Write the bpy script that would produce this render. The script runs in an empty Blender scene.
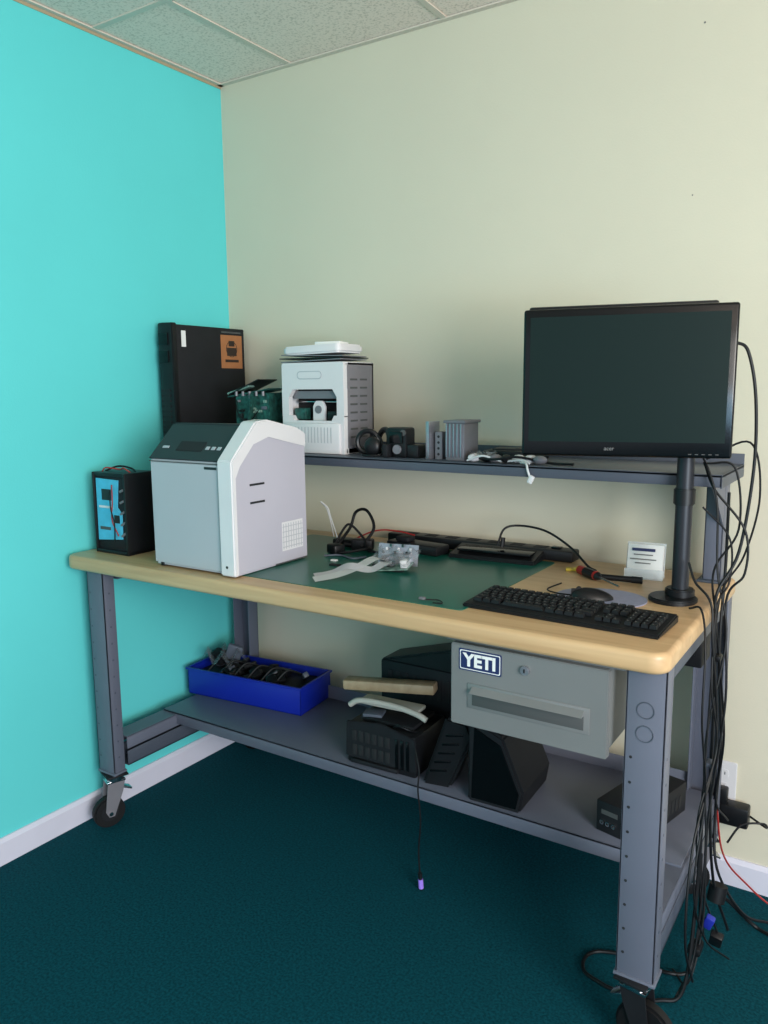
import bpy, bmesh, math, random
from mathutils import Matrix, Vector, Euler
random.seed(7)
S=bpy.context.scene
try:
    S.view_settings.view_transform='Standard'
    S.view_settings.look='None'
except Exception: pass

# ---------------------------------------------------------------- materials
def lin(c):
    return tuple(((v/255)/12.92 if v/255<=.04045 else ((v/255+.055)/1.055)**2.4) for v in c)+(1,)
def mat(name,c,rough=.5,metal=0,var=0,scale=20,bump=0,bscale=None,spec=.5,stretch=(1,1,1),emit=0,alpha=1,coat=0,trans=0):
    m=bpy.data.materials.new(name);m.use_nodes=True;nt=m.node_tree;b=nt.nodes['Principled BSDF']
    b.inputs['Base Color'].default_value=lin(c);b.inputs['Roughness'].default_value=rough
    b.inputs['Metallic'].default_value=metal;b.inputs['Specular IOR Level'].default_value=spec
    b.inputs['Coat Weight'].default_value=coat
    b.inputs['Transmission Weight'].default_value=trans
    if alpha<1: b.inputs['Alpha'].default_value=alpha
    if emit:
        b.inputs['Emission Color'].default_value=lin(c);b.inputs['Emission Strength'].default_value=emit
    tc=nt.nodes.new('ShaderNodeTexCoord');mp=nt.nodes.new('ShaderNodeMapping');mp.inputs['Scale'].default_value=stretch
    nt.links.new(tc.outputs['Object'],mp.inputs['Vector'])
    if var:
        n=nt.nodes.new('ShaderNodeTexNoise');n.inputs['Scale'].default_value=scale;n.inputs['Detail'].default_value=5
        nt.links.new(mp.outputs[0],n.inputs['Vector'])
        r=nt.nodes.new('ShaderNodeValToRGB')
        lo=tuple(max(0,x*(1-var)) for x in lin(c)[:3])+(1,);hi=tuple(min(1,x*(1+var)) for x in lin(c)[:3])+(1,)
        r.color_ramp.elements[0].color=lo;r.color_ramp.elements[1].color=hi
        r.color_ramp.elements[0].position=.3;r.color_ramp.elements[1].position=.7
        nt.links.new(n.outputs['Fac'],r.inputs[0]);nt.links.new(r.outputs[0],b.inputs['Base Color'])
    if bump:
        n2=nt.nodes.new('ShaderNodeTexNoise');n2.inputs['Scale'].default_value=bscale or scale*4;n2.inputs['Detail'].default_value=4
        nt.links.new(mp.outputs[0],n2.inputs['Vector'])
        bp=nt.nodes.new('ShaderNodeBump');bp.inputs['Strength'].default_value=bump;bp.inputs['Distance'].default_value=.004
        nt.links.new(n2.outputs['Fac'],bp.inputs['Height']);nt.links.new(bp.outputs[0],b.inputs['Normal'])
    return m
M_teal=mat('turquoise_paint',(93,204,204),.7,var=.03,scale=2,bump=.1,bscale=180,spec=.3)
M_beige=mat('beige_paint',(204,198,178),.8,var=.02,scale=2,bump=.1,bscale=180,spec=.25)
M_base=mat('white_trim_paint',(208,206,220),.5,var=.03,scale=8)
M_carpet=mat('teal_carpet',(8,66,77),.95,var=.4,scale=150,bump=1,bscale=420,spec=.08)
M_tbar=mat('ceiling_grid_metal',(206,194,180),.5)
M_angle=mat('ceiling_wall_angle',(170,152,124),.5)
def ceiling_mat():
    m=bpy.data.materials.new('mineral_fibre_tile');m.use_nodes=True;nt=m.node_tree;b=nt.nodes['Principled BSDF']
    tc=nt.nodes.new('ShaderNodeTexCoord');n=nt.nodes.new('ShaderNodeTexNoise');n.inputs['Scale'].default_value=130;n.inputs['Detail'].default_value=3
    nt.links.new(tc.outputs['Object'],n.inputs['Vector'])
    r=nt.nodes.new('ShaderNodeValToRGB');r.color_ramp.elements[0].position=.34;r.color_ramp.elements[1].position=.5
    r.color_ramp.elements[0].color=lin((208,190,176));r.color_ramp.elements[1].color=lin((238,219,206))
    nt.links.new(n.outputs['Fac'],r.inputs[0]);nt.links.new(r.outputs[0],b.inputs['Base Color']);b.inputs['Roughness'].default_value=.95
    bp=nt.nodes.new('ShaderNodeBump');bp.inputs['Distance'].default_value=.002;bp.inputs['Strength'].default_value=.3;nt.links.new(n.outputs['Fac'],bp.inputs['Height']);nt.links.new(bp.outputs[0],b.inputs['Normal'])
    return m
M_tile=ceiling_mat()
def wood_mat(name,c1,c2,sc=(1.5,26,26),rough=.38):
    m=bpy.data.materials.new(name);m.use_nodes=True;nt=m.node_tree;b=nt.nodes['Principled BSDF']
    tc=nt.nodes.new('ShaderNodeTexCoord');mp=nt.nodes.new('ShaderNodeMapping');mp.inputs['Scale'].default_value=sc
    n=nt.nodes.new('ShaderNodeTexNoise');n.inputs['Scale'].default_value=1.6;n.inputs['Detail'].default_value=6;n.inputs['Distortion'].default_value=.4
    nt.links.new(tc.outputs['Object'],mp.inputs[0]);nt.links.new(mp.outputs[0],n.inputs['Vector'])
    r=nt.nodes.new('ShaderNodeValToRGB');r.color_ramp.elements[0].position=.3;r.color_ramp.elements[1].position=.72
    r.color_ramp.elements[0].color=lin(c1);r.color_ramp.elements[1].color=lin(c2)
    nt.links.new(n.outputs['Fac'],r.inputs[0]);nt.links.new(r.outputs[0],b.inputs['Base Color']);b.inputs['Roughness'].default_value=rough
    return m
M_maple=wood_mat('maple_butcher_block',(178,144,104),(200,168,126))
M_steel=mat('grey_enamel_steel',(94,98,112),.42,var=.05,scale=6)
M_steel_d=mat('dark_enamel_steel',(68,74,86),.45,var=.05,scale=6)
M_drawer=mat('drawer_enamel',(110,112,112),.42,var=.04,scale=6)
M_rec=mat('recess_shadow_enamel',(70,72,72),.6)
M_hole=mat('punched_hole',(20,22,25),.8)
M_blk=mat('black_plastic',(16,17,20),.42,var=.1,scale=30,spec=.35)
M_blk2=mat('matte_black_metal',(22,23,27),.6,var=.15,scale=20,spec=.3)
M_pole=mat('dark_grey_pole_metal',(38,40,46),.4,metal=.3,spec=.4)
M_gloss=mat('glossy_black_bezel',(8,10,12),.16,spec=.3)
M_screen=mat('lcd_screen',(12,30,28),.35,spec=.18)
M_rub=mat('black_rubber',(14,14,16),.6,spec=.3)
M_key=mat('key_cap_plastic',(18,19,22),.5,spec=.35)
M_keyleg=mat('key_legend',(110,110,110),.6)
M_wht=mat('white_plastic',(208,206,208),.42,var=.02,scale=6)
M_gry=mat('pale_grey_plastic',(168,170,176),.5,var=.02,scale=6)
M_lil=mat('light_grey_side_plastic',(174,171,182),.45,var=.02,scale=6)
M_disp=mat('dark_smoked_panel',(44,46,48),.4,spec=.25)
M_cyan=mat('cyan_film',(74,172,204),.4,var=.1,scale=40)
M_mat=mat('green_cutting_mat',(12,92,78),.3,var=.08,scale=5)
M_pcb=mat('green_circuit_board',(26,70,64),.45,var=.7,scale=80)
M_pcb2=mat('grey_green_circuit_board',(110,140,130),.45,var=.6,scale=90)
M_chip=mat('chip_black',(22,22,24),.5)
M_al=mat('brushed_aluminium',(160,160,168),.35,metal=.8,var=.06,scale=30,stretch=(1,1,12))
M_al2=mat('dull_grey_metal',(120,118,124),.5,metal=.3,var=.05,scale=20)
M_chr=mat('chrome',(200,200,204),.18,metal=1)
M_pap=mat('white_paper',(222,222,220),.7)
M_kraft=mat('kraft_sticker',(158,102,62),.6,var=.08,scale=40)
M_ink=mat('printed_ink',(44,30,22),.6)
M_blue=mat('blue_polypropylene',(12,34,150),.4,var=.04,scale=8)
M_navy=mat('navy_sticker',(28,40,84),.4)
M_red=mat('red_plastic',(150,34,30),.4)
M_yel=mat('yellow_plastic',(206,176,60),.45)
M_pur=mat('purple_connector',(150,120,222),.4)
M_bluec=mat('blue_connector',(30,44,150),.4)
M_pine=wood_mat('beige_wood_block',(165,138,108),(186,160,128),(20,3,20))
M_cream=mat('cream_plastic',(180,176,166),.5)
M_pad=mat('grey_mouse_pad',(136,138,162),.45,var=.1,scale=60)
M_acr=mat('clear_acrylic',(225,232,236),.08,alpha=.35)
M_bag=mat('clear_bag_film',(180,188,194),.15,alpha=.28)
M_cab=mat('black_cable_jacket',(14,15,18),.5,spec=.3)
M_cabg=mat('grey_cable_jacket',(80,86,98),.5)
M_wcab=mat('white_cable_jacket',(206,206,206),.5)

# ---------------------------------------------------------------- builder
def TR(loc=(0,0,0),rot=(0,0,0)):
    return Matrix.Translation(loc)@Euler([math.radians(a) for a in rot]).to_matrix().to_4x4()
class B:
    def __init__(s): s.bm=bmesh.new();s.m=[]
    def add(s,t,mt,M=None):
        if mt not in s.m: s.m.append(mt)
        i=s.m.index(mt)
        if M is not None: t.transform(M)
        for f in t.faces: f.material_index=i;f.smooth=True
        bmesh.ops.recalc_face_normals(t,faces=t.faces)
        for e in t.edges:
            if len(e.link_faces)==2: e.smooth=e.calc_face_angle(0)<math.radians(32)
        me=bpy.data.meshes.new('t');t.to_mesh(me);s.bm.from_mesh(me);bpy.data.meshes.remove(me);t.free();return s
    def box(s,c,d,mt,bev=0,rot=(0,0,0),seg=2):
        t=bmesh.new();bmesh.ops.create_cube(t,size=1);bmesh.ops.scale(t,vec=d,verts=t.verts)
        if bev: bmesh.ops.bevel(t,geom=t.edges[:],offset=min(bev,min(d)*.49),segments=seg,profile=.5,affect='EDGES')
        return s.add(t,mt,TR(c,rot))
    def bb(s,a,b,mt,bev=0,seg=2):
        return s.box([(a[i]+b[i])/2 for i in range(3)],[abs(b[i]-a[i]) for i in range(3)],mt,bev,seg=seg)
    def cyl(s,p0,p1,r,mt,r2=None,n=24,bev=0):
        p0=Vector(p0);p1=Vector(p1);d=p1-p0;t=bmesh.new()
        bmesh.ops.create_cone(t,cap_ends=True,segments=n,radius1=r,radius2=r if r2 is None else r2,depth=d.length)
        if bev: bmesh.ops.bevel(t,geom=[e for e in t.edges if e.calc_face_angle(0)>1],offset=bev,segments=2,affect='EDGES')
        q=Vector((0,0,1)).rotation_difference(d.normalized()).to_matrix().to_4x4()
        return s.add(t,mt,Matrix.Translation((p0+p1)/2)@q)
    def sph(s,c,d,mt,rot=(0,0,0),n=24):
        t=bmesh.new();bmesh.ops.create_uvsphere(t,u_segments=n,v_segments=n//2,radius=1);bmesh.ops.scale(t,vec=d,verts=t.verts)
        return s.add(t,mt,TR(c,rot))
    def ring(s,c,R,r,mt,rot=(0,0,0),n=32,k=8):
        t=bmesh.new();v=[[t.verts.new(((R+r*math.cos(2*math.pi*j/k))*math.cos(2*math.pi*i/n),(R+r*math.cos(2*math.pi*j/k))*math.sin(2*math.pi*i/n),r*math.sin(2*math.pi*j/k))) for j in range(k)] for i in range(n)]
        for i in range(n):
            for j in range(k): t.faces.new((v[i][j],v[(i+1)%n][j],v[(i+1)%n][(j+1)%k],v[i][(j+1)%k]))
        return s.add(t,mt,TR(c,rot))
    def prism(s,poly,h,mt,M,bev=0,seg=2,capbev=0):
        t=bmesh.new();a=[t.verts.new((x,y,0)) for x,y in poly];b=[t.verts.new((x,y,h)) for x,y in poly];n=len(poly)
        t.faces.new(a[::-1]);t.faces.new(b)
        for i in range(n): t.faces.new((a[i],a[(i+1)%n],b[(i+1)%n],b[i]))
        bmesh.ops.recalc_face_normals(t,faces=t.faces)
        if bev: bmesh.ops.bevel(t,geom=[e for e in t.edges if e.calc_face_angle(0)>.6],offset=bev,segments=seg,affect='EDGES')
        return s.add(t,mt,M)
    def slab(s,x0,y0,x1,y1,z0,z1,R,rr,mt,n=8,k=5):
        # rounded slab built ring by ring: corner radius R, edge round-over rr
        t=bmesh.new();rings=[]
        prof=[(rr*(1-math.cos(math.pi/2*i/k)) if False else rr*(1-math.sin(math.pi/2*i/k)),z0+rr*(1-math.cos(math.pi/2*i/k))) for i in range(k+1)]
        prof+=[(rr*(1-math.cos(math.pi/2*i/k)),z1-rr*(1-math.sin(math.pi/2*i/k))) for i in range(k+1)]
        for ins,z in prof:
            rings.append([t.verts.new((x,y,z)) for x,y in rrect(x0+ins,y0+ins,x1-ins,y1-ins,max(R-ins,.002),n)])
        m=len(rings[0])
        for i in range(len(rings)-1):
            for j in range(m): t.faces.new((rings[i][j],rings[i][(j+1)%m],rings[i+1][(j+1)%m],rings[i+1][j]))
        t.faces.new(rings[0][::-1]);t.faces.new(rings[-1])
        return s.add(t,mt)
    def tube(s,pts,r,mt,n=8,sub=8):
        P=[Vector(p) for p in pts];Q=[]
        if len(P)>2 and sub>1:
            E=[P[0]*2-P[1]]+P+[P[-1]*2-P[-2]]
            for i in range(1,len(E)-2):
                for k in range(sub):
                    u=k/sub;a,b,c,d=E[i-1:i+3]
                    Q.append(.5*((2*b)+(c-a)*u+(2*a-5*b+4*c-d)*u*u+(3*b-a-3*c+d)*u**3))
            Q.append(P[-1])
        else: Q=P
        t=bmesh.new();rings=[];up=None
        for i,p in enumerate(Q):
            tan=(Q[min(i+1,len(Q)-1)]-Q[max(i-1,0)])
            tan=tan.normalized() if tan.length>1e-9 else Vector((0,0,1))
            if up is None: up=tan.orthogonal().normalized()
            up=(up-tan*up.dot(tan));up=up.normalized() if up.length>1e-6 else tan.orthogonal().normalized()
            w=tan.cross(up);rings.append([t.verts.new(p+r*(math.cos(2*math.pi*j/n)*up+math.sin(2*math.pi*j/n)*w)) for j in range(n)])
        for i in range(len(rings)-1):
            for j in range(n): t.faces.new((rings[i][j],rings[i][(j+1)%n],rings[i+1][(j+1)%n],rings[i+1][j]))
        t.faces.new(rings[0][::-1]);t.faces.new(rings[-1])
        return s.add(t,mt)
    def sheet(s,rows,mt,th=.0012):
        t=bmesh.new();V=[[t.verts.new(p) for p in r] for r in rows]
        for i in range(len(V)-1):
            for j in range(len(V[0])-1): t.faces.new((V[i][j],V[i+1][j],V[i+1][j+1],V[i][j+1]))
        bmesh.ops.solidify(t,geom=t.faces[:],thickness=th)
        return s.add(t,mt)
    def done(s,name,loc=(0,0,0),rot=(0,0,0),parent=None):
        me=bpy.data.meshes.new(name);s.bm.to_mesh(me);s.bm.free()
        for m in s.m: me.materials.append(m)
        o=bpy.data.objects.new(name,me);S.collection.objects.link(o)
        o.location=loc;o.rotation_euler=[math.radians(a) for a in rot]
        if parent: o.parent=parent
        return o
def empty(name,loc=(0,0,0),rot=(0,0,0)):
    o=bpy.data.objects.new(name,None);S.collection.objects.link(o);o.location=loc;o.rotation_euler=[math.radians(a) for a in rot];o.empty_display_size=.05;return o
def text(name,body,size,mt,loc,rot,parent,ext=.0004,align='CENTER',bold=0):
    cu=bpy.data.curves.new(name,'FONT');cu.body=body;cu.size=size;cu.extrude=ext;cu.align_x=align;cu.align_y='CENTER';cu.offset=bold
    cu.materials.append(mt);o=bpy.data.objects.new(name,cu);S.collection.objects.link(o);o.location=loc
    o.rotation_euler=[math.radians(a) for a in rot];o.parent=parent;return o
def rrect(x0,y0,x1,y1,r,n=5):
    P=[]
    for cx,cy,a in ((x1-r,y1-r,0),(x0+r,y1-r,90),(x0+r,y0+r,180),(x1-r,y0+r,270)):
        for i in range(n+1):
            t=math.radians(a+90*i/n);P.append((cx+r*math.cos(t),cy+r*math.sin(t)))
    return P
def YZ(x0=0,y=0,z=0): return Matrix(((0,0,1,x0),(1,0,0,y),(0,1,0,z),(0,0,0,1)))   # poly (y,z) extruded along x
def XZ(x=0,y=0,z=0): return Matrix(((1,0,0,x),(0,0,-1,y),(0,1,0,z),(0,0,0,1)))    # poly (x,z) extruded along -y

# ---------------------------------------------------------------- room
H=2.537
b=B();b.bb((-.1,-4.4,0),(0,.1,H+.1),M_teal);b.done('wall_left')
b=B();b.bb((0,0,0),(4.6,.1,H+.1),M_beige);b.cyl((1.707,.001,2.353),(1.707,-.001,2.353),.0025,M_keyleg,n=10);b.cyl((1.697,.001,1.93),(1.697,-.001,1.93),.002,M_keyleg,n=10);b.done('wall_back')
b=B();b.bb((-.1,-4.4,-.1),(4.6,.1,0),M_carpet);b.done('floor')
b=B();b.bb((0,-4.4,H+.004),(4.6,0,H+.1),M_tile)
for x in (.34,.95,1.56,2.17,2.78,3.39,4.0): b.bb((x-.010,-4.4,H+.0005),(x+.010,0,H+.006),M_tbar)
for k in range(7): b.bb((0,-.565-.61*k-.010,H),(4.6,-.565-.61*k+.010,H+.0055),M_tbar)
b.bb((0,-4.4,H-.010),(.003,0,H+.004),M_angle);b.bb((0,-.02,H-.002),(4.6,0,H+.003),M_tbar);b.bb((0,-4.4,H-.002),(.02,0,H+.003),M_tbar)
b.done('ceiling')
b=B();b.prism([(0,0),(.014,0),(.014,.07),(.006,.082),(0,.082)],4.4,M_base,Matrix(((1,0,0,0),(0,0,1,-4.4),(0,1,0,0),(0,0,0,1))));b.done('baseboard_left')
b=B();b.prism([(0,0),(-.014,0),(-.014,.07),(-.006,.082),(0,.082)],4.586,M_base,Matrix(((0,0,1,.014),(1,0,0,0),(0,1,0,0),(0,0,0,1))));b.done('baseboard_back')

# ---------------------------------------------------------------- workbench
T=.9185;UT=.874
WB=empty('workbench')
b=B();b.slab(.022,-.8076,1.873,-.045,UT,T,.04,.012,M_maple);b.done('tabletop',parent=WB)
def leg(name,x0,x1,yf,yb,z0,z1,holes=True,dirn=1,big=False):
    b=B();th=.004
    b.bb((x0,min(yf,yf+dirn*th),z0),(x1,max(yf,yf+dirn*th),z1),M_steel,.001)
    b.bb((x0,min(yf,yb),z0),(x0+th,max(yf,yb),z1),M_steel,.001);b.bb((x1-th,min(yf,yb),z0),(x1,max(yf,yb),z1),M_steel,.001)
    b.bb((x0-.004,min(yf,yb)-.004,z0-.008),(x1+.004,max(yf,yb)+.004,z0),M_steel,.002)
    cx=(x0+x1)/2
    if holes:
        for i in range(11):
            z=z0+.05+i*.055
            if big and z>.68: continue
            for sx in (-.026,): b.cyl((cx+sx,yf-dirn*.0006,z),(cx+sx,yf+dirn*.001,z),.0032,M_steel_d if not big else M_hole,n=10)
            ym=(yf+yb)/2
            b.cyl((x1-.001,ym,z),(x1+.0006,ym,z),.0032,M_steel_d,n=10)
    if big:
        for z in (.735,.785): b.ring((cx,yf-.0005,z),.017,.0012,M_steel_d,(90,0,0))
    b.done(name,parent=WB)
leg('leg_1',.074,.15,-.765,-.722,.195,UT)
leg('leg_2',1.785,1.865,-.765,-.712,.19,UT,big=True)
leg('leg_3',.08,.16,-.07,-.122,.19,UT,False,-1)
leg('leg_4',1.785,1.865,-.07,-.122,.19,UT,False,-1)
for i,(xa,xb) in enumerate(((.085,.155),(1.79,1.86))):
    b=B()
    b.bb((xa,-.712,.205),(xa+.004,-.122,.255),M_steel_d,.001);b.bb((xb-.004,-.712,.205),(xb,-.122,.255),M_steel_d,.001);b.bb((xa,-.712,.205),(xb,-.122,.209),M_steel_d)
    b.bb((xa,-.712,.262),(xa+.004,-.122,.305),M_steel,.001);b.bb((xb-.004,-.712,.262),(xb,-.122,.305),M_steel,.001)
    b.bb((xa,-.712,.302),(xb,-.122,.306),M_steel)
    b.bb((xa,-.712,.835),(xb,-.122,UT),M_steel_d,.001)
    b.done('end_frame_%d'%(i+1),parent=WB)
b=B();b.bb((.09,-.50,.306),(1.855,-.105,.312),M_steel,.001);b.bb((.09,-.50,.272),(1.785,-.496,.312),M_steel,.001);b.bb((.16,-.109,.272),(1.785,-.105,.36),M_steel,.001)
for i in range(3): b.bb((.3+i*.6,-.49,.28),(.34+i*.6,-.11,.306),M_steel_d)
b.done('lower_shelf',parent=WB)
b=B();b.bb((.16,-.105,.74),(1.785,-.1,.83),M_steel_d,.001);b.bb((.16,-.105,.74),(1.785,-.08,.744),M_steel_d);b.done('back_rail',parent=WB)
b=B()
XR=1.872
b.bb((.05,-.352,1.214),(XR,-.05,1.222),M_steel_d,.002);b.bb((.05,-.352,1.192),(XR,-.348,1.222),M_steel_d,.0015);b.bb((.05,-.054,1.19),(XR,-.05,1.25),M_steel_d,.0015)
b.bb((.05,-.352,1.19),(.054,-.05,1.222),M_steel_d);b.bb((XR-.004,-.352,1.19),(XR,-.05,1.222),M_steel_d)
b.done('riser_shelf',parent=WB)
b=B()
for x in (.08,1.80):
    b.bb((x,-.145,T),(x+.045,-.141,1.19),M_steel,.001);b.bb((x,-.145,T),(x+.004,-.075,1.19),M_steel,.001);b.bb((x+.041,-.145,T),(x+.045,-.075,1.19),M_steel,.001)
    b.bb((x-.01,-.165,T),(x+.055,-.055,T+.006),M_steel_d,.001)
    b.prism([(0,0),(.16,0),(0,-.12)],.004,M_steel,Matrix(((0,0,1,x+.041),(-1,0,0,-.145),(0,1,0,1.19),(0,0,0,1))))
b.done('riser_uprights',parent=WB)
def caster(name,x,y,a,R=.052,fm=M_al2):
    b=B()
    b.box((0,0,.182),(.085,.07,.006),M_blk2,.001)
    b.cyl((0,0,.16),(0,0,.182),.03,M_chr)
    b.box((0,0,.158),(.05,.06,.006),M_chr,.001)
    for sx in (-.022,.022):
        b.prism([(-.028,.155),(.028,.155),(.04,.06),(.03,.04),(.012,.04),(-.02,.12)],.003,fm,YZ(sx-.0015))
    b.cyl((-.015,.024,R),(.015,.024,R),R,M_rub,n=36,bev=.006)
    b.cyl((-.0165,.024,R),(.0165,.024,R),.028,M_blk2,n=24)
    b.cyl((-.028,.024,R),(.028,.024,R),.007,M_chr,n=12)
    b.box((0,-.03,.125),(.03,.05,.006),M_chr,.002,(25,0,0))
    b.done(name,(x,y,0),(0,0,a),WB)
caster('caster_1',.112,-.74,160);caster('caster_2',1.825,-.74,262,.064,M_blk2);caster('caster_3',.12,-.096,10);caster('caster_4',1.825,-.096,120)
b=B()
b.bb((1.405,-.77,.682),(1.752,-.32,.868),M_drawer,.002)
b.bb((1.376,-.775,.862),(1.785,-.30,.873),M_drawer,.002)
b.prism(rrect(1.397,.672,1.757,.862,.004,2),.02,M_drawer,XZ(0,-.77,0),bev=.002)
b.bb((1.440,-.7925,.717),(1.720,-.789,.775),M_drawer,.0015)
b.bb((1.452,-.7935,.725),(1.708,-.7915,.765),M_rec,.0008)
b.prism([(0,0),(.016,0),(0,.012)],.256,M_drawer,Matrix(((0,0,1,1.452),(-1,0,0,-.792),(0,1,0,.757),(0,0,0,1))))
b.cyl((1.577,-.79,.83),(1.577,-.797,.83),.010,M_al,n=24,bev=.001);b.bb((1.5755,-.7985,.826),(1.5785,-.7965,.834),M_hole)
b.done('drawer',parent=WB)
b=B();b.prism(rrect(0,0,.104,.05,.004,3),.0008,M_navy,TR((0,0,0)));b.prism(rrect(.003,.003,.101,.047,.003,3),.0011,M_pap,TR((0,0,0)));b.prism(rrect(.005,.005,.099,.045,.003,3),.0014,M_navy,TR((0,0,0)))
st=b.done('drawer_sticker',(1.418,-.7903,.803),(90,0,0),WB)
text('sticker_text','YETI',.04,M_pap,(.052,.024,.0015),(0,0,0),st,bold=.0016)

# ---------------------------------------------------------------- card printer
Z=.9207
b=B()
def sideprism(b,prof,x0,x1,mt,z,bev=.006,seg=3):
    b.prism(prof,x1-x0,mt,Matrix(((0,0,1,x0),(1,0,0,0),(0,1,0,z),(0,0,0,1))),bev=bev,seg=seg)
sideprism(b,[(-.762,.004),(-.762,.312),(-.66,.408),(-.62,.41),(-.50,.382),(-.46,.36),(-.455,.004)],.412,.715,M_gry,Z,.008)
sideprism(b,[(-.765,.002),(-.765,.30),(-.750,.33),(-.665,.412),(-.62,.418),(-.50,.39),(-.46,.372),(-.452,.355),(-.45,.002)],.700,.742,M_lil,Z,.006)
sideprism(b,[(-.771,.003),(-.771,.318),(-.67,.42),(-.62,.424),(-.49,.396),(-.452,.378),(-.452,.335),(-.5,.345),(-.62,.372),(-.68,.355),(-.735,.30),(-.752,.27),(-.752,.003)],.690,.7445,M_wht,Z,.004)
def slope(x0,x1,s0,s1,off,mt,th=.004):
    p0=Vector((-.762,.312));p1=Vector((-.66,.408));d=p1-p0;n=Vector((-d.y,d.x)).normalized()
    a=p0+d*s0+n*off;c=p0+d*s1+n*off;e=c-n*th;f=a-n*th
    sideprism(b,[tuple(a),tuple(c),tuple(e),tuple(f)],x0,x1,mt,Z,0)
slope(.414,.690,.02,.98,.003,M_disp)
slope(.50,.60,.25,.5,.0045,M_hole,.002)
for i in range(3): slope(.612+i*.022,.625+i*.022,.3,.38,.0045,M_gry,.002)
slope(.44,.465,.3,.36,.0045,M_gry,.002)
b.bb((.420,-.664,Z+.408),(.690,-.63,Z+.412),M_disp,.002)
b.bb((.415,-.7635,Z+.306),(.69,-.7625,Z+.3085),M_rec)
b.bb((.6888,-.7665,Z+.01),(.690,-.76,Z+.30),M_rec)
b.bb((.635,-.7635,Z+.292),(.68,-.762,Z+.299),M_chip)
b.cyl((.715,-.772,Z+.028),(.715,-.7705,Z+.028),.004,M_chip,n=12)
for z,y0,y1 in ((.245,-.70,-.64),(.195,-.70,-.64)): b.bb((.741,y0,Z+z),(.7428,y1,Z+z+.006),M_hole)
b.bb((.7415,-.57,Z+.04),(.7423,-.475,Z+.125),M_wht)
for i in range(8): b.bb((.7424,-.565+i*.0115,Z+.045),(.7430,-.5625+i*.0115,Z+.12),M_gry)
for i in range(5): b.bb((.7424,-.568,Z+.05+i*.015),(.7431,-.477,Z+.052+i*.015),M_gry)
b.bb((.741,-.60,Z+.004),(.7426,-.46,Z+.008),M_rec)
for x in (.44,.71):
    for y in (-.745,-.475): b.cyl((x,y,Z),(x,y,Z+.01),.012,M_rub,n=16)
b.done('card_printer',(-.017,-.003,0))

# ---------------------------------------------------------------- small black open chassis
b=B();z=T+.0004
b.bb((.045,-.715,z),(.2,-.60,z+.250),M_blk2,.006)
for x in (.045,.192): b.bb((x,-.722,z),(x+.008,-.60,z+.257),M_blk,.002)
b.bb((.045,-.722,z),(.2,-.60,z+.012),M_blk,.003)
b.bb((.05,-.72,z+.245),(.198,-.605,z+.257),M_blk,.003)
b.prism([(.058,.04),(.172,.05),(.175,.13),(.155,.15),(.165,.235),(.06,.238)],.004,M_cyan,XZ(0,-.7145,z))
b.bb((.085,-.7195,z+.17),(.13,-.7182,z+.205),M_chip,.001);b.bb((.07,-.7195,z+.075),(.12,-.7182,z+.085),M_rec);b.bb((.14,-.7195,z+.10),(.165,-.7182,z+.125),M_chip)
b.bb((.07,-.7195,z+.145),(.135,-.7182,z+.152),M_wht)
for i in range(5): b.cyl((.172,-.7185,z+.06+i*.035),(.188,-.7185,z+.07+i*.034),.004,M_al2,n=8)
b.tube([(.07,-.7,z+.257),(.09,-.7,z+.270),(.13,-.68,z+.265),(.16,-.69,z+.271),(.18,-.68,z+.257)],.002,M_red)
b.tube([(.06,-.68,z+.257),(.10,-.66,z+.272),(.15,-.65,z+.266),(.18,-.66,z+.257)],.003,M_cab)
b.tube([(.14,-.722,z+.22),(.155,-.735,z+.17),(.14,-.728,z+.11),(.16,-.722,z+.06)],.002,M_red)
b.tube([(.13,-.722,z+.20),(.145,-.735,z+.15),(.15,-.728,z+.10),(.14,-.722,z+.04)],.002,M_cab)
b.done('open_printer_chassis',(.028,0,.0))

# ---------------------------------------------------------------- mat
b=B();b.prism(rrect(.49,-.73,1.393,-.135,.012,4),.0018,M_mat,TR((0,0,T)),0);b.done('cutting_mat')
ZM=T+.0018

# ---------------------------------------------------------------- riser objects
ZR=1.222
b=B()
b.bb((.028,-.375,ZR),(.094,-.03,ZR+.43),M_blk2,.004)
b.prism([(.026,-.388),(.055,-.396),(.096,-.388),(.096,-.365),(.026,-.365)],.435,M_blk,TR((0,0,ZR)),.003)
b.bb((.036,-.3965,ZR+.30),(.08,-.3925,ZR+.34),M_gloss,.001);b.bb((.036,-.3965,ZR+.36),(.08,-.3925,ZR+.40),M_gloss,.001)
for i in range(10): b.bb((.038,-.3955,ZR+.04+i*.018),(.08,-.3915,ZR+.047+i*.018),M_hole)
b.bb((.0935,-.155,ZR+.285),(.0948,-.045,ZR+.405),M_kraft)
for (y,zz,w,h) in ((-.10,.345,.05,.03),(-.10,.312,.07,.010),(-.10,.375,.03,.02)): b.bb((.0944,y-w/2,ZR+zz-h/2),(.0954,y+w/2,ZR+zz+h/2),M_ink)
b.ring((.0948,-.10,ZR+.355),.028,.0012,M_ink,(0,90,0))
b.bb((.0935,-.345,ZR+.355),(.0948,-.325,ZR+.41),M_pap)
b.bb((.0935,-.15,ZR+.412),(.0948,-.05,ZR+.418),M_rec)
b.done('desktop_computer',(.008,0,0))
b=B()
for i,(x,y,a) in enumerate(((.30,-.20,0),(.36,-.24,8),(.41,-.19,-6))):
    Mx=TR((x,y,ZR+.1),(0,14-6*i,a))
    t=bmesh.new();bmesh.ops.create_cube(t,size=1);bmesh.ops.scale(t,vec=(.003,.15,.19),verts=t.verts);b.add(t,M_pcb,Mx)
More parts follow.
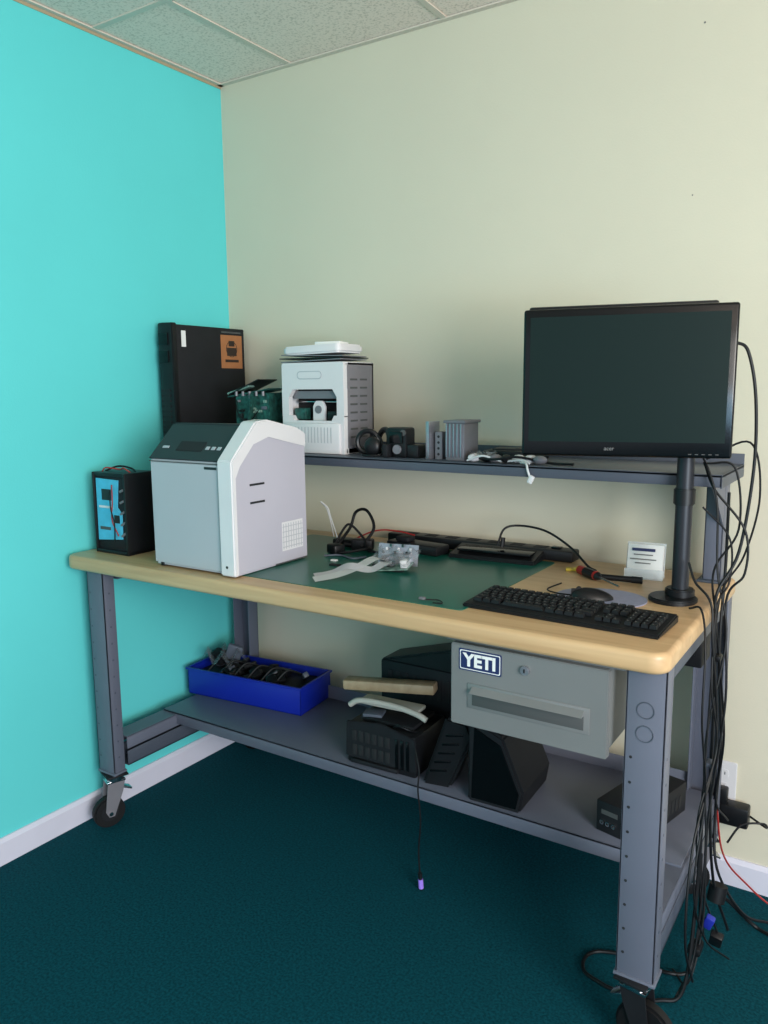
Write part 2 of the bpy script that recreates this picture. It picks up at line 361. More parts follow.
for i in range(26):
    b.box((.305+random.random()*.12,-.287,ZR+.06+random.random()*.13),(.006+.02*random.random(),.010,.005+.012*random.random()),random.choice([M_chip,M_al2,M_pcb2,M_chip,M_cabg]),.001)
b.bb((.29,-.285,ZR+.0),(.44,-.281,ZR+.19),M_pcb);b.bb((.29,-.28,ZR),(.44,-.14,ZR+.006),M_blk)
b.box((.35,-.24,ZR+.195),(.19,.1,.004),M_pcb,0,(0,-8,0));b.box((.33,-.24,ZR+.215),(.14,.1,.003),M_blk,0,(0,-20,0));b.box((.30,-.27,ZR+.205),(.10,.03,.006),M_pcb2,0,(0,-14,0))
for i in range(5): b.cyl((.30+i*.03,-.292,ZR+.185),(.30+i*.03,-.292,ZR+.2),.005,M_al2,n=10)
b.tube([(.30,-.29,ZR+.17),(.32,-.31,ZR+.13),(.36,-.30,ZR+.10),(.40,-.29,ZR+.14)],.002,M_cab)
b.done('circuit_board_stack')
b=B();x0,x1,y0,y1=.50,.75,-.28,-.11;h=.29
b.bb((x0,y0+.02,ZR),(x0+.012,y1,ZR+h),M_wht,.003);b.bb((x1-.012,y0+.02,ZR),(x1,y1,ZR+h),M_al2,.003);b.bb((x0,y1-.012,ZR),(x1,y1,ZR+h),M_al2,.003)
b.bb((x0,y0+.01,ZR+h-.012),(x1,y1,ZR+h),M_wht,.003);b.bb((x0,y0+.01,ZR),(x1,y1,ZR+.02),M_wht,.003)
b.bb((x0+.01,y0+.07,ZR+.02),(x1-.01,y0+.08,ZR+h-.02),M_hole)
f0,f1=y0,y0+.02
b.prism([(0,.205),(.25,.205),(.25,.285),(.245,.29),(.005,.29),(0,.285)],.02,M_wht,XZ(x0,f1,ZR),.001)
b.prism([(0,.0),(.25,.0),(.25,.122),(.21,.122),(.20,.105),(.05,.105),(.04,.122),(0,.122)],.02,M_wht,XZ(x0,f1,ZR),.001)
b.prism([(0,.118),(.028,.118),(.028,.18),(.045,.206),(0,.206)],.0198,M_wht,XZ(x0,f1,ZR),0)
b.prism([(.25,.118),(.222,.118),(.222,.18),(.205,.206),(.25,.206)],.0198,M_wht,XZ(x0,f1,ZR),0)
b.bb((x0+.012,f0-.010,ZR+.0),(x1-.012,f0+.002,ZR+.098),M_wht,.008)
for i in range(14): b.bb((x0+.035+i*.013,f0-.0108,ZR+.035),(x0+.038+i*.013,f0-.0098,ZR+.085),M_gry)
b.prism([(.03,.175),(.22,.175),(.21,.20),(.04,.20)],.016,M_al2,XZ(x0,f0+.035,ZR),.002)
b.prism([(.10,.10),(.15,.10),(.15,.15),(.14,.168),(.11,.168),(.10,.15)],.012,M_wht,XZ(x0,f0+.045,ZR),.003);b.cyl(((x0+x1)/2,f0+.030,ZR+.14),((x0+x1)/2,f0+.045,ZR+.14),.013,M_al2)
b.bb((x0+.035,f0+.02,ZR+.108),(x0+.08,f0+.05,ZR+.145),M_pcb,.003);b.bb((x1-.08,f0+.02,ZR+.108),(x1-.04,f0+.05,ZR+.135),M_blk,.003)
b.cyl((x0+.03,f0+.05,ZR+.165),(x1-.03,f0+.05,ZR+.165),.004,M_chr,n=12)
b.prism(rrect(-.05,-.013,.05,.013,.012,4),.0008,M_gry,TR(((x0+x1)/2-.01,f0,ZR+.25),(90,0,0)))
b.prism(rrect(-.047,-.010,.047,.010,.010,4),.0014,M_wht,TR(((x0+x1)/2-.01,f0,ZR+.25),(90,0,0)))
for i in range(8):
    for j in range(2): b.bb((x1-.0005,y0+.035+j*.055,ZR+.05+i*.026),(x1+.0005,y0+.075+j*.055,ZR+.056+i*.026),M_rec)
for i,(w,dz) in enumerate(((.24,.006),(.25,.014),(.235,.022))): b.box(((x0+x1)/2-.01,y0+.08,ZR+h+dz),(w,.15,.003),M_al2 if i!=1 else M_blk,0,(0,1.5*(i-1),2*i))
b.prism(rrect(-.125,-.075,.10,.075,.02,4),.028,M_wht,TR(((x0+x1)/2-.0,y0+.08,ZR+h+.027),(0,-1.5,3)),.006)
b.box(((x0+x1)/2+.03,y0+.07,ZR+h+.060),(.09,.07,.012),M_pap,.003,(0,0,12))
b.done('white_desktop_machine',(-.008,0,0))
b=B()
b.ring((.80,-.27,ZR+.042),.034,.008,M_blk,(90,0,20));b.ring((.845,-.25,ZR+.045),.036,.009,M_blk,(80,0,-30))
b.sph((.83,-.29,ZR+.03),(.03,.018,.03),M_blk);b.cyl((.79,-.23,ZR+.035),(.80,-.22,ZR+.037),.034,M_blk)
b.tube([(.80,-.3,ZR+.004),(.84,-.32,ZR+.005),(.87,-.30,ZR+.01),(.85,-.27,ZR+.05),(.81,-.26,ZR+.07)],.003,M_cab)
b.done('headset',(.025,0,.0))
b=B()
b.box((.945,-.27,ZR+.045),(.075,.05,.09),M_blk,.008,(0,0,-6));b.box((.945,-.298,ZR+.06),(.05,.006,.035),M_gloss,.004,(0,0,-6))
b.box((.915,-.30,ZR+.02),(.02,.03,.04),M_blk2,.004);b.cyl((.95,-.303,ZR+.025),(.95,-.296,ZR+.025),.014,M_al2);b.box((1.0,-.27,ZR+.02),(.04,.05,.04),M_blk,.005)
b.cyl((.97,-.30,ZR+.075),(.97,-.292,ZR+.075),.009,M_rec,n=14)
b.done('webcam')
b=B()
b.box((1.055,-.28,ZR+.055),(.012,.05,.11),M_al,.001,(0,0,-10));b.box((1.08,-.27,ZR+.04),(.024,.04,.08),M_al2,.002)
for i in range(4): b.cyl((1.08,-.2905,ZR+.015+i*.017),(1.08,-.289,ZR+.015+i*.017),.004,M_hole,n=10)
b.done('metal_brackets',(.006,0,0))
b=B();b.bb((1.12,-.31,ZR),(1.18,-.22,ZR+.11),M_al2,.003)
for i in range(5): b.bb((1.123+i*.0115,-.315,ZR+.01),(1.127+i*.0115,-.308,ZR+.105),M_al,.0005)
b.bb((1.115,-.315,ZR+.106),(1.185,-.215,ZR+.115),M_al2,.002);b.done('heat_sink')
b=B();b.box((1.29,-.20,ZR+.015),(.16,.12,.03),M_blk,.006,(0,0,4));b.box((1.28,-.2,ZR+.032),(.1,.08,.004),M_chip,.001,(0,0,10));b.done('disk_drive')
b=B()
for k in range(7):
    cx=1.215+k*.032;b.sph((cx,-.305+random.uniform(-.012,.012),ZR+.0125),(.02,.014,.012),random.choice([M_wht,M_al2,M_blk,M_wht]),(0,0,random.uniform(0,90)),12)
b.sheet([[(1.20+.014*i,-.33+.02*j,ZR+.004+.03*abs(math.sin(i*1.3+j*1.9))) for j in range(4)] for i in range(6)],M_bag,.0006)
b.tube([(1.20,-.33,ZR+.005),(1.25,-.335,ZR+.02),(1.3,-.32,ZR+.006),(1.36,-.33,ZR+.012),(1.39,-.34,ZR+.005)],.003,M_wcab)
b.tube([(1.22,-.31,ZR+.01),(1.29,-.34,ZR+.012),(1.35,-.33,ZR+.02),(1.43,-.30,ZR+.005),(1.5,-.31,ZR+.005)],.0035,M_cab)
b.tube([(1.36,-.33,ZR+.006),(1.385,-.352,ZR+.005),(1.393,-.36,ZR-.01),(1.40,-.36,ZR-.03)],.003,M_wcab);b.box((1.403,-.36,ZR-.035),(.014,.008,.022),M_wht,.002,(0,25,0))
b.done('adapter_cables')

# ---------------------------------------------------------------- monitor on pole
MO=empty('monitor',(1.682,-.500,1.268),(0,0,14))
w,h=.459,.335
b=B()
b.bb((-w/2,-.004,0),(w/2,.028,h),M_gloss,.006,3)
b.prism(rrect(-.20,.03,.20,.31,.03,4),.03,M_blk,TR((0,.055,0),(90,0,0)),.004)
b.bb((-w/2+.008,.018,.01),(w/2-.04,.036,h+.008),M_blk,.006)
b.bb((-w/2+.016,-.0052,.034),(w/2-.016,-.0035,h-.018),M_screen)
for i in range(5): b.bb((w/2-.09+i*.014,-.0055,.008),(w/2-.083+i*.014,-.0035,.0095),M_rec)
b.box((0,.062,h/2),(.1,.014,.1),M_blk2,.002)
b.done('display',parent=MO)
text('maker_mark','acer',.013,M_keyleg,(-.03,-.0045,.019),(90,0,0),MO,.0003)
b=B();px,py=1.795,-.375
b.cyl((px-.012,py-.015,T),(px-.012,py-.015,T+.012),.056,M_blk,n=40,bev=.003);b.cyl((px,py,T+.012),(px,py,T+.03),.034,M_blk,n=32,bev=.003)
b.cyl((px,py,T+.02),(px,py,1.47),.0195,M_pole,n=32);b.cyl((px,py,1.15),(px,py,1.19),.0245,M_blk,n=32,bev=.003)
b.cyl((px,py,1.40),(px,py,1.46),.03,M_blk,n=32,bev=.003)
b.cyl((px,py,1.43),(1.70,-.42,1.43),.014,M_blk2,n=16)
b.done('monitor_pole')

# ---------------------------------------------------------------- keyboard
def keyboard(name,loc,rot,w=.455,d=.165):
    b=B()
    b.prism([(-d/2,0),(d/2,0),(d/2,.020),(-d/2,.010)],w,M_blk,YZ(-w/2),.003)
    tilt=math.degrees(math.atan(.010/d))
    def key(x,y,kw,kd):
        z=.015+y/d*.010
        t=bmesh.new();bmesh.ops.create_cube(t,size=1);bmesh.ops.scale(t,vec=(kw,kd,.008),verts=t.verts)
        for v in t.verts:
            if v.co.z>0: v.co.x*=.82;v.co.y*=.8
        b.add(t,M_key,TR((x,y,z+.0045),(tilt,0,0)))
        b.box((x-kw*.15,y+.002,z+.0088),(.0025,.0025,.0003),M_keyleg,0,(tilt,0,0))
    p=.0188;q=(d-.03)/6.5
    for r in range(6):
        y=d/2-.018-r*q-(.005 if r>0 else 0)
        kd=q-.003
        xs=-w/2+.014
        if r==5:
            for kw in (.024,.022,.024): key(xs+kw/2,y,kw-.002,kd);xs+=kw
            key(xs+.055,y,.108,kd);xs+=.11
            for kw in (.024,.022,.022,.024): key(xs+kw/2,y,kw-.002,kd);xs+=kw
        else:
            off=[0,0,.009,.014,.022][r]
            if off: key(xs+off/2+.004,y,off+.008,kd);xs+=off+.01
            n=[15,14,13,12,11][r]
            for i in range(n): key(xs+p/2,y,p-.0025,kd);xs+=p
            end=-w/2+.014+.285
            if end-xs>.01: key((xs+end)/2,y,end-xs-.002,kd)
        for i in range(3):
            if r==3 or (r==4 and i!=1): continue
            key(-w/2+.318+i*p,y,p-.0025,kd)
        if r>0:
            for i in range(4): key(-w/2+.382+i*.0175,y,.015,kd)
    for sx in (-.18,.18): b.box((sx,0,.0005),(.03,.1,.001),M_rub)
    return b.done(name,loc,rot)
keyboard('keyboard',(1.608,-.636,T+.0005),(0,0,-2.2),d=.145)
b=B();b.prism([(.108*math.cos(a*math.pi/18),.090*math.sin(a*math.pi/18)) for a in range(36)],.003,M_pad,TR());b.done('mouse_pad',(1.630,-.458,T+.0002),(0,0,10))
b=B();t=bmesh.new();bmesh.ops.create_uvsphere(t,u_segments=24,v_segments=16,radius=1);bmesh.ops.scale(t,vec=(.052,.029,.026),verts=t.verts)
for v in t.verts:
    if v.co.z<0:v.co.z=0
    v.co.z*=1-.25*(v.co.x/.056)
b.add(t,M_blk);b.bb((-.048,-.0008,.010),(-.018,.0008,.024),M_hole);b.cyl((-.03,-.004,.022),(-.03,.004,.022),.007,M_rub,n=16)
b.tube([(-.05,0,.008),(-.08,.02,.006),(-.10,.07,.003),(-.06,.14,.002)],.002,M_cab)
b.done('computer_mouse',(1.615,-.482,T+.0035),(0,0,25))
b=B()
b.box((0,.018,.048),(.1,.003,.09),M_acr,0,(-14,0,0));b.box((0,.0,.002),(.1,.05,.003),M_acr);b.box((0,-.016,.014),(.1,.003,.025),M_acr,0,(-14,0,0))
b.box((0,.008,.05),(.092,.008,.078),M_pap,.001,(-14,0,0))
for i,(wd,zz) in enumerate(((.06,.075),(.05,.062),(.068,.05),(.04,.04))): b.box((-.005,.0015+(zz-.05)*.24,zz),(wd,.001,.003 if i else .008),M_keyleg if i else M_navy,0,(-14,0,0))
b.done('business_card_holder',(1.662,-.19,T),(0,0,6))
b=B()
b.cyl((0,0,.014),(.085,0,.014),.0125,M_red,n=10,bev=.003);b.cyl((.03,0,.014),(.075,0,.014),.0132,M_blk,n=10);b.cyl((.085,0,.014),(.1,0,.012),.012,M_blk,r2=.005,n=12);b.cyl((.1,0,.012),(.18,0,.008),.003,M_chr,n=10);b.cyl((-.004,0,.014),(.002,0,.014),.01,M_yel,n=12)
b.done('screwdriver',(1.50,-.24,T),(0,0,-38))
b=B();b.cyl((0,0,.009),(.11,0,.009),.008,M_blk,n=16,bev=.002);b.cyl((.085,0,.009),(.112,0,.009),.009,M_blk2,n=16);b.done('pen_flashlight',(1.565,-.275,T),(0,0,8))
b=B();b.box((0,0,.004),(.04,.02,.008),M_yel,.002,(0,0,20));b.done('pad_of_sticky_notes',(1.47,-.205,T))

# ---------------------------------------------------------------- items at the back of the table
b=B();b.bb((.80,-.125,T+.002),(1.44,-.065,T+.035),M_blk,.006)
for i in range(7): b.bb((.86+i*.075,-.112,T+.034),(.90+i*.075,-.078,T+.0365),M_hole,.001)
b.box((1.38,-.095,T+.038),(.03,.02,.006),M_gloss,.002)
b.done('power_strip')
b=B();b.prism([(0,0),(.10,0),(.10,.03),(0,.012)],.27,M_blk,YZ(),.003);b.bb((.02,.02,.02),(.25,.09,.0275),M_gloss,.001);b.done('docking_station',(1.09,-.235,ZM),(0,0,4))
b=B();b.bb((0,0,0),(.2,.07,.03),M_blk,.006);b.bb((.03,.01,.03),(.08,.05,.045),M_blk2,.004);b.done('laptop_power_brick',(.86,-.225,ZM),(0,0,-8))
b=B();b.tube([(1.22,-.165,ZM+.04),(1.235,-.15,T+.09),(1.28,-.13,T+.10),(1.36,-.13,T+.09),(1.44,-.14,T+.05),(1.50,-.17,T+.01),(1.53,-.19,T+.004)],.0035,M_cab)
b.tube([(1.235,-.165,ZM+.035),(1.236,-.16,T+.065)],.007,M_blk);b.done('power_cord')
b=B()
zz=ZM
for pts,r,m in (
 ([(.72,-.30,zz+.01),(.73,-.24,zz+.06),(.74,-.22,zz+.11),(.79,-.23,zz+.12),(.83,-.25,zz+.07),(.81,-.29,zz+.015)],.005,M_cab),
 ([(.74,-.35,zz+.01),(.75,-.30,zz+.07),(.77,-.29,zz+.08),(.81,-.28,zz+.04),(.85,-.30,zz+.006),(.95,-.27,zz+.006)],.004,M_cab),
 ([(.62,-.25,zz+.14),(.64,-.24,zz+.12),(.66,-.25,zz+.09),(.70,-.27,zz+.03),(.73,-.30,zz+.005)],.002,M_wcab),
 ([(.72,-.25,zz+.01),(.80,-.2,zz+.05),(.88,-.19,zz+.055),(.95,-.2,zz+.05)],.0025,M_red),
 ([(.73,-.35,zz+.006),(.80,-.38,zz+.01),(.86,-.33,zz+.02),(.82,-.28,zz+.01),(.75,-.30,zz+.02)],.0045,M_cab),
 ([(.62,-.25,zz+.14),(.61,-.20,zz+.10),(.62,-.18,zz+.01)],.002,M_wcab),
 ([(.76,-.42,zz+.004),(.80,-.39,zz+.004),(.86,-.41,zz+.004),(.88,-.37,zz+.004)],.003,M_cabg)): b.tube(pts,r,m)
b.box((.80,-.27,zz+.018),(.07,.04,.035),M_blk,.006,(0,0,20));b.box((.76,-.36,zz+.015),(.05,.04,.03),M_blk,.006,(0,0,-20));b.box((.72,-.24,zz+.012),(.09,.05,.024),M_blk,.006)
b.done('coiled_cables')
b=B()
b.box((0,0,.012),(.10,.075,.002),M_pcb2,0,(8,-6,0));b.box((.012,.022,.028),(.06,.026,.03),M_al,.002,(8,-6,0));b.box((-.03,.01,.026),(.025,.03,.02),M_al,.002,(8,-6,0))
b.box((.035,-.012,.025),(.02,.03,.022),M_wht,.002,(8,-6,0));b.box((-.005,-.015,.02),(.02,.02,.01),M_chip,.001,(8,-6,0));b.cyl((-.03,-.02,.015),(-.03,-.02,.035),.007,M_al,n=14)
b.box((0,.03,.038),(.12,.003,.06),M_al,0,(-12,0,0));b.box((0,0,.004),(.06,.04,.008),M_chip)
for k in range(8): b.box((-.045+.012*k,.026,.045+.01*(k%3)),(.006,.004,.008),[M_chip,M_wht,M_pcb][k%3])
b.sheet([[(-.065+.012*i,.04-.022*j,.058+.014*math.sin(i*1.7+j)*math.cos(j*2.1)-.008*j) for j in range(5)] for i in range(12)],M_bag,.0006)
b.done('circuit_board',(1.04,-.46,ZM),(0,0,12))
b=B()
def ribbon(pts,wd,mt,ups):
    rows=[]
    P=[Vector(p) for p in pts];Q=[]
    E=[P[0]*2-P[1]]+P+[P[-1]*2-P[-2]]
    for i in range(1,len(E)-2):
        for k in range(8):
            u=k/8;a,b_,c,d=E[i-1:i+3];Q.append(.5*((2*b_)+(c-a)*u+(2*a-5*b_+4*c-d)*u*u+(3*b_-a-3*c+d)*u**3))
    Q.append(P[-1])
    for i,p in enumerate(Q):
        tan=(Q[min(i+1,len(Q)-1)]-Q[max(i-1,0)]);s=tan.cross(Vector(ups)).normalized()*wd/2
        rows.append([p-s,p+s])
    b.sheet(rows,mt,.0009)
ribbon([(1.03,-.49,ZM+.03),(1.02,-.53,ZM+.045),(1.0,-.59,ZM+.028),(.97,-.64,ZM+.014),(.93,-.69,ZM+.007)],.034,M_pap,(0,-.3,1))
ribbon([(1.04,-.50,ZM+.02),(1.06,-.54,ZM+.04),(1.04,-.58,ZM+.025),(.98,-.60,ZM+.032),(.94,-.62,ZM+.012),(.91,-.66,ZM+.008)],.028,M_wht,(0,-.5,1))
b.done('ribbon_cable')
b=B();b.tube([(0,0,.003),(.03,.01,.003),(.05,-.01,.003),(.03,-.02,.004)],.0015,M_cab);b.box((-.01,0,.005),(.015,.01,.006),M_al2,.001);b.done('loose_connector',(1.28,-.70,ZM))
b=B();b.box((0,0,.002),(.03,.02,.004),M_chip,.001);b.box((.06,-.06,.002),(.02,.012,.004),M_al,.001);b.box((-.04,.05,.002),(.02,.012,.004),M_pap,.001);b.box((.1,.06,.002),(.014,.014,.004),M_chip,.001);b.done('small_screws_and_chips',(.86,-.50,ZM))

# ---------------------------------------------------------------- lower shelf objects
ZS=.312
b=B();L,W,Hh=.495,.20,.10;t=.004
b.bb((0,0,0),(L,W,.004),M_blue,.001)
for (a,c) in (((0,0,0),(L,t,Hh)),((0,W-t,0),(L,W,Hh)),((0,0,0),(t,W,Hh)),((L-t,0,0),(L,W,Hh))): b.bb(a,c,M_blue,.001)
for (a,c) in (((-.006,-.006,Hh-.008),(L+.006,t,Hh)),((-.006,W-t,Hh-.008),(L+.006,W+.006,Hh)),((-.006,0,Hh-.008),(t,W,Hh)),((L-t,0,Hh-.008),(L+.006,W,Hh))): b.bb(a,c,M_blue,.002)
b.bb((.004,.004,.004),(L-.004,W-.004,.07),M_blk2,.002)
for i in range(26):
    b.box((.03+random.random()*(L-.06),.03+random.random()*(W-.06),.075+random.random()*.018),(.03+random.random()*.05,.015+random.random()*.03,.02),random.choice([M_blk,M_blk,M_cabg,M_blk2,M_cab]),.004,(random.uniform(-30,30),random.uniform(-30,30),random.uniform(0,180)))
for i in range(6):
    x=.06+i*.06;b.tube([(x,.04,.08),(x+.03,.08,.12),(x+.06,.12,.1),(x+.02,.15,.09)],.004,M_cab)
b.box((.12,.12,.13),(.06,.02,.08),M_cabg,.008,(10,20,30));b.box((.07,.10,.12),(.05,.05,.05),M_blk2,.01,(20,10,0))
b.sheet([[(.03+.02*i,.03+.026*j,.105+.055*math.sin(i*.9+j*.8)**2) for j in range(6)] for i in range(8)],M_bag,.0006)
b.done('storage_bin',(.055,-.345,ZS),(0,0,6))
# opened black chassis with slots, bay frames and loose parts on top
b=B()
b.bb((0,0,0),(.235,.19,.125),M_blk,.006)
b.prism([(-.004,.02),(.0,.13),(.12,.145),(.235,.12),(.239,.02)],.008,M_blk2,XZ(0,.004,0),.002)
for i in range(6):
    for j in range(2): b.bb((.02+i*.023,-.0055,.03+j*.045),(.036+i*.023,-.003,.062+j*.045),M_hole,.0005)
for i in range(3): b.bb((.17+i*.018,-.006,.02),(.18+i*.018,-.003,.11),M_gloss,.0005)
b.box((.1,-.006,.012),(.16,.012,.012),M_blk2,.002)
b.box((.12,.1,.134),(.18,.14,.012),M_blk2,.003);b.box((.06,.06,.143),(.06,.05,.01),M_cabg,.002,(0,0,15))
b.tube([(.15,.02,.13),(.18,.0,.15),(.21,.01,.14),(.22,.05,.12)],.003,M_cab)
b.done('stereo_receiver',(.878,-.478,ZS),(0,0,2))
b=B();b.prism([(-.05,0),(.035,0),(.10,.16),(.085,.2),(.02,.21)],.10,M_blk,XZ(),.008)
for i in range(5): b.box((.0+i*.012,-.1015,.05+i*.028),(.05,.002,.006),M_gloss,.0005,(0,-10,0))
b.done('desktop_speaker',(1.172,-.375,ZS),(0,0,10))
b=B();b.prism([(0,0),(.15,0),(.16,.06),(.10,.20),(.02,.235),(.0,.22)],.21,M_blk2,XZ(),.006)
b.prism([(.012,.012),(.14,.012),(.148,.055),(.095,.18),(.02,.215)],.003,M_gloss,XZ(0,-.21,0),.001)
b.done('computer_case',(1.285,-.285,ZS),(0,0,2))
b=B();b.bb((0,0,0),(.30,.12,.25),M_blk2,.008);b.prism([(0,0),(.3,0),(.3,.085),(.14,.04)],.12,M_blk,XZ(0,.12,.25),.006)
for i in range(8): b.bb((.03+i*.03,-.002,.15),(.045+i*.03,.002,.22),M_hole)
b.done('black_printer',(.85,-.25,ZS),(0,0,0))
b=B();b.box((0,0,0),(.30,.05,.032),M_pine,.006);b.done('wood_block',(.925,-.312,ZS+.195),(0,-3,14))
b=B();b.tube([(-.13,0,0),(-.10,0,.018),(-.04,0,.024),(.04,0,.022),(.1,0,.012),(.13,0,0)],.009,M_cream,12);b.box((0,.03,.015),(.2,.06,.012),M_cream,.004);b.done('curved_plastic_cover',(.985,-.42,ZS+.158),(0,0,4))
b=B()
b.bb((0,0,0),(.115,.25,.083),M_blk2,.003)
for i in range(3):
    b.cyl((.018+i*.016,-.004,.028),(.018+i*.016,.002,.028),.006,M_chr,n=14);b.cyl((.018+i*.016,-.005,.028),(.018+i*.016,.002,.028),.003,M_hole,n=10)
b.cyl((.085,-.006,.045),(.085,.002,.045),.009,M_al2,n=16);b.bb((.015,-.001,.05),(.06,.001,.062),M_rec)
for i in range(10): b.bb((.1145,.03+i*.02,.02),(.1158,.04+i*.02,.055),M_hole)
b.done('audio_amplifier',(1.635,-.45,ZS),(0,0,-14))
b=B();b.tube([(1.15,-.512,ZS+.05),(1.15,-.52,ZS),(1.155,-.515,.22),(1.146,-.51,.12),(1.15,-.51,.05)],.0024,M_cab);b.tube([(1.125,-.490,ZS+.1),(1.14,-.503,ZS+.075),(1.15,-.512,ZS+.05)],.0024,M_cab)
b.cyl((1.15,-.51,.055),(1.152,-.51,.03),.006,M_blk,n=12);b.cyl((1.152,-.51,.035),(1.154,-.51,.008),.0075,M_pur,n=14);b.cyl((1.154,-.51,.008),(1.154,-.51,0),.005,M_chr,n=12)
b.done('keyboard_cable')

# ---------------------------------------------------------------- outlet, adapter
b=B();b.prism(rrect(-.037,-.058,.037,.058,.005,3),.006,M_wht,XZ(),.0015)
for z in (-.02,.02):
    b.prism(rrect(-.016,-.014,.016,.014,.007,4),.0075,M_wht,XZ(0,0,z),.0005)
    for sx in (-.006,.006): b.bb((sx-.001,-.0082,z-.002),(sx+.001,-.0074,z+.007),M_hole)
b.done('power_outlet',(1.858,0,.312))
b=B();b.box((0,0,0),(.085,.045,.06),M_blk,.006);b.box((-.03,-.005,.05),(.03,.03,.045),M_blk,.004)
b.done('power_adapter',(1.895,-.036,.235))

# ---------------------------------------------------------------- cable bundle
b=B()
C=[
 ([(1.898,-.435,1.52),(1.92,-.41,1.50),(1.938,-.39,1.40),(1.94,-.37,1.24),(1.92,-.37,1.05),(1.885,-.40,.96),(1.885,-.42,.90),(1.89,-.40,.7),(1.89,-.38,.45),(1.90,-.33,.2),(1.93,-.25,.02)],.0036,M_cab),
 ([(1.83,-.35,1.25),(1.86,-.37,1.19),(1.93,-.37,1.10),(1.935,-.37,1.0),(1.90,-.38,.93),(1.915,-.40,.7),(1.895,-.42,.4),(1.90,-.44,.15),(1.885,-.50,.02),(1.84,-.46,.01)],.0028,M_cab),
 ([(1.83,-.36,1.26),(1.85,-.37,1.22),(1.87,-.38,1.15),(1.88,-.39,1.0),(1.91,-.41,.85),(1.885,-.45,.6),(1.90,-.46,.35),(1.895,-.5,.1),(1.87,-.56,.015)],.0026,M_cab),
 ([(1.84,-.37,1.25),(1.90,-.36,1.24),(1.915,-.36,1.1),(1.87,-.38,1.0),(1.885,-.40,.88),(1.91,-.36,.6),(1.89,-.30,.4),(1.90,-.15,.27)],.0026,M_cab),
 ([(1.84,-.38,1.26),(1.93,-.37,1.30),(1.955,-.36,1.18),(1.93,-.36,1.04),(1.89,-.39,.95),(1.888,-.43,.8),(1.892,-.48,.55),(1.89,-.47,.3),(1.90,-.42,.1)],.0024,M_cab),
 ([(1.82,-.41,1.02),(1.84,-.43,.98),(1.88,-.45,.94),(1.89,-.46,.85),(1.905,-.43,.6),(1.89,-.56,.4),(1.892,-.60,.2),(1.90,-.53,.05)],.0028,M_cab),
 ([(1.84,-.48,.93),(1.87,-.5,.935),(1.89,-.54,.86),(1.895,-.56,.7),(1.90,-.5,.5),(1.895,-.55,.3),(1.91,-.46,.12),(1.95,-.35,.01)],.0024,M_cab),
 ([(1.885,-.33,1.18),(1.885,-.32,1.0),(1.885,-.34,.8),(1.895,-.30,.55),(1.885,-.26,.35),(1.90,-.28,.2),(1.96,-.22,.06),(2.02,-.14,.005)],.0036,M_cab),
 ([(1.94,-.04,.24),(1.985,-.07,.235),(1.98,-.1,.26),(1.93,-.12,.25),(1.90,-.14,.2)],.003,M_cab),
 ([(1.885,-.25,.36),(1.90,-.2,.2),(1.95,-.14,.1),(2.05,-.10,.02),(2.3,-.12,.006)],.0025,M_red),
 ([(1.90,-.3,.15),(1.93,-.25,.1),(1.98,-.18,.012),(2.05,-.2,.006),(2.3,-.25,.006)],.0050,M_cab),
 ([(1.84,-.39,1.15),(1.90,-.38,1.08),(1.905,-.38,.98),(1.887,-.42,.92),(1.895,-.47,.75),(1.91,-.45,.6),(1.89,-.52,.45),(1.892,-.45,.25),(1.93,-.35,.05)],.0024,M_cab),
 ([(1.72,-.60,.007),(1.66,-.58,.007),(1.645,-.53,.007),(1.67,-.49,.007),(1.75,-.47,.01),(1.83,-.48,.01),(1.88,-.45,.02),(1.89,-.42,.12),(1.88,-.40,.3)],.0045,M_cab),
 ([(1.72,-.60,.007),(1.78,-.60,.007),(1.84,-.58,.01),(1.885,-.55,.04),(1.893,-.5,.25),(1.892,-.48,.5)],.0045,M_cab),
]
for p,r,m in C: b.tube(p,r,m,8,8)
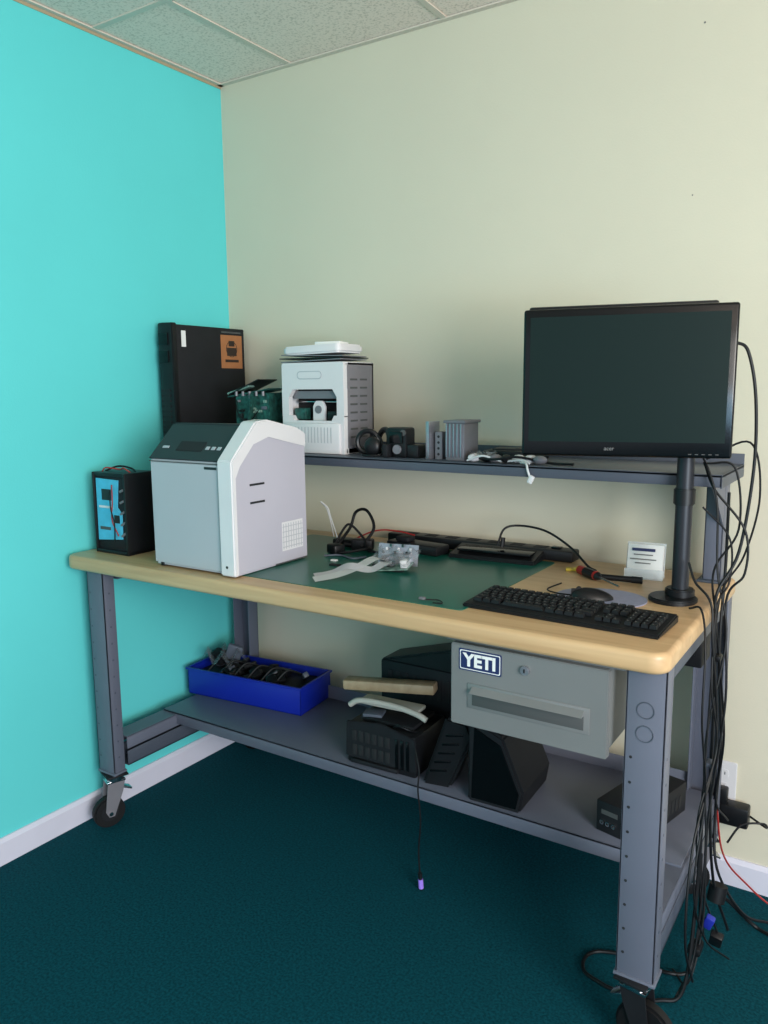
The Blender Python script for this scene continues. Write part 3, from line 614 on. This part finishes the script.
b.box((1.91,-.42,.14),(.022,.018,.035),M_bluec,.004,(10,20,0));b.box((1.92,-.36,.06),(.03,.02,.05),M_blk,.004,(30,10,0));b.cyl((1.905,-.31,.13),(1.91,-.30,.17),.022,M_cab,n=16)
b.box((1.892,-.40,.80),(.018,.03,.014),M_blk,.003);b.box((1.893,-.43,.55),(.018,.03,.012),M_cabg,.003);b.box((1.89,-.46,.09),(.03,.045,.02),M_blk,.004)
b.done('cable_bundle')
b=B();b.bb((1.80,-.40,.765),(1.858,-.30,.8345),M_blk2,.004);b.cyl((1.83,-.402,.80),(1.83,-.398,.80),.012,M_blk,n=16);b.done('power_supply')

# ---------------------------------------------------------------- lights
w=bpy.data.worlds.new('sky');S.world=w;w.use_nodes=True
bg=w.node_tree.nodes['Background'];bg.inputs[0].default_value=(.76,.88,1,1);bg.inputs[1].default_value=.97
def area(name,loc,target,sx,sy,power,col):
    l=bpy.data.lights.new(name,'AREA');l.shape='RECTANGLE';l.size=sx;l.size_y=sy;l.energy=power;l.color=col
    o=bpy.data.objects.new(name,l);S.collection.objects.link(o);o.location=loc
    o.rotation_euler=(Vector(target)-Vector(loc)).to_track_quat('-Z','Y').to_euler();return o
area('assumed_window_light',(4.5,-2.9,1.7),(0.2,-1.0,1.7),1.8,1.3,158,(1,.94,.86))  # added area lamp for an assumed, unseen window at right; no window is modelled
area('cool_low_fill',(4.45,-3.3,.9),(0,-1.3,.4),1.6,.7,50,(.40,.73,1))  # added blue fill lamp, aimed low to tint the left wall cyan

# ---------------------------------------------------------------- camera
cd=bpy.data.cameras.new('camera');co=bpy.data.objects.new('camera',cd);S.collection.objects.link(co)
cd.sensor_fit='VERTICAL';cd.sensor_height=36;cd.lens=793.6*36/1024;cd.clip_start=.05
r=Vector((.8389,.5442,-.0087));u=Vector((-.0761,.1332,.9882));f=Vector((-.5389,.8283,-.1532))
R=Matrix((r,u,-f)).transposed()
co.matrix_world=Matrix.Translation((2.2115,-2.3137,1.4262))@R.to_quaternion().to_matrix().to_4x4()
S.camera=co
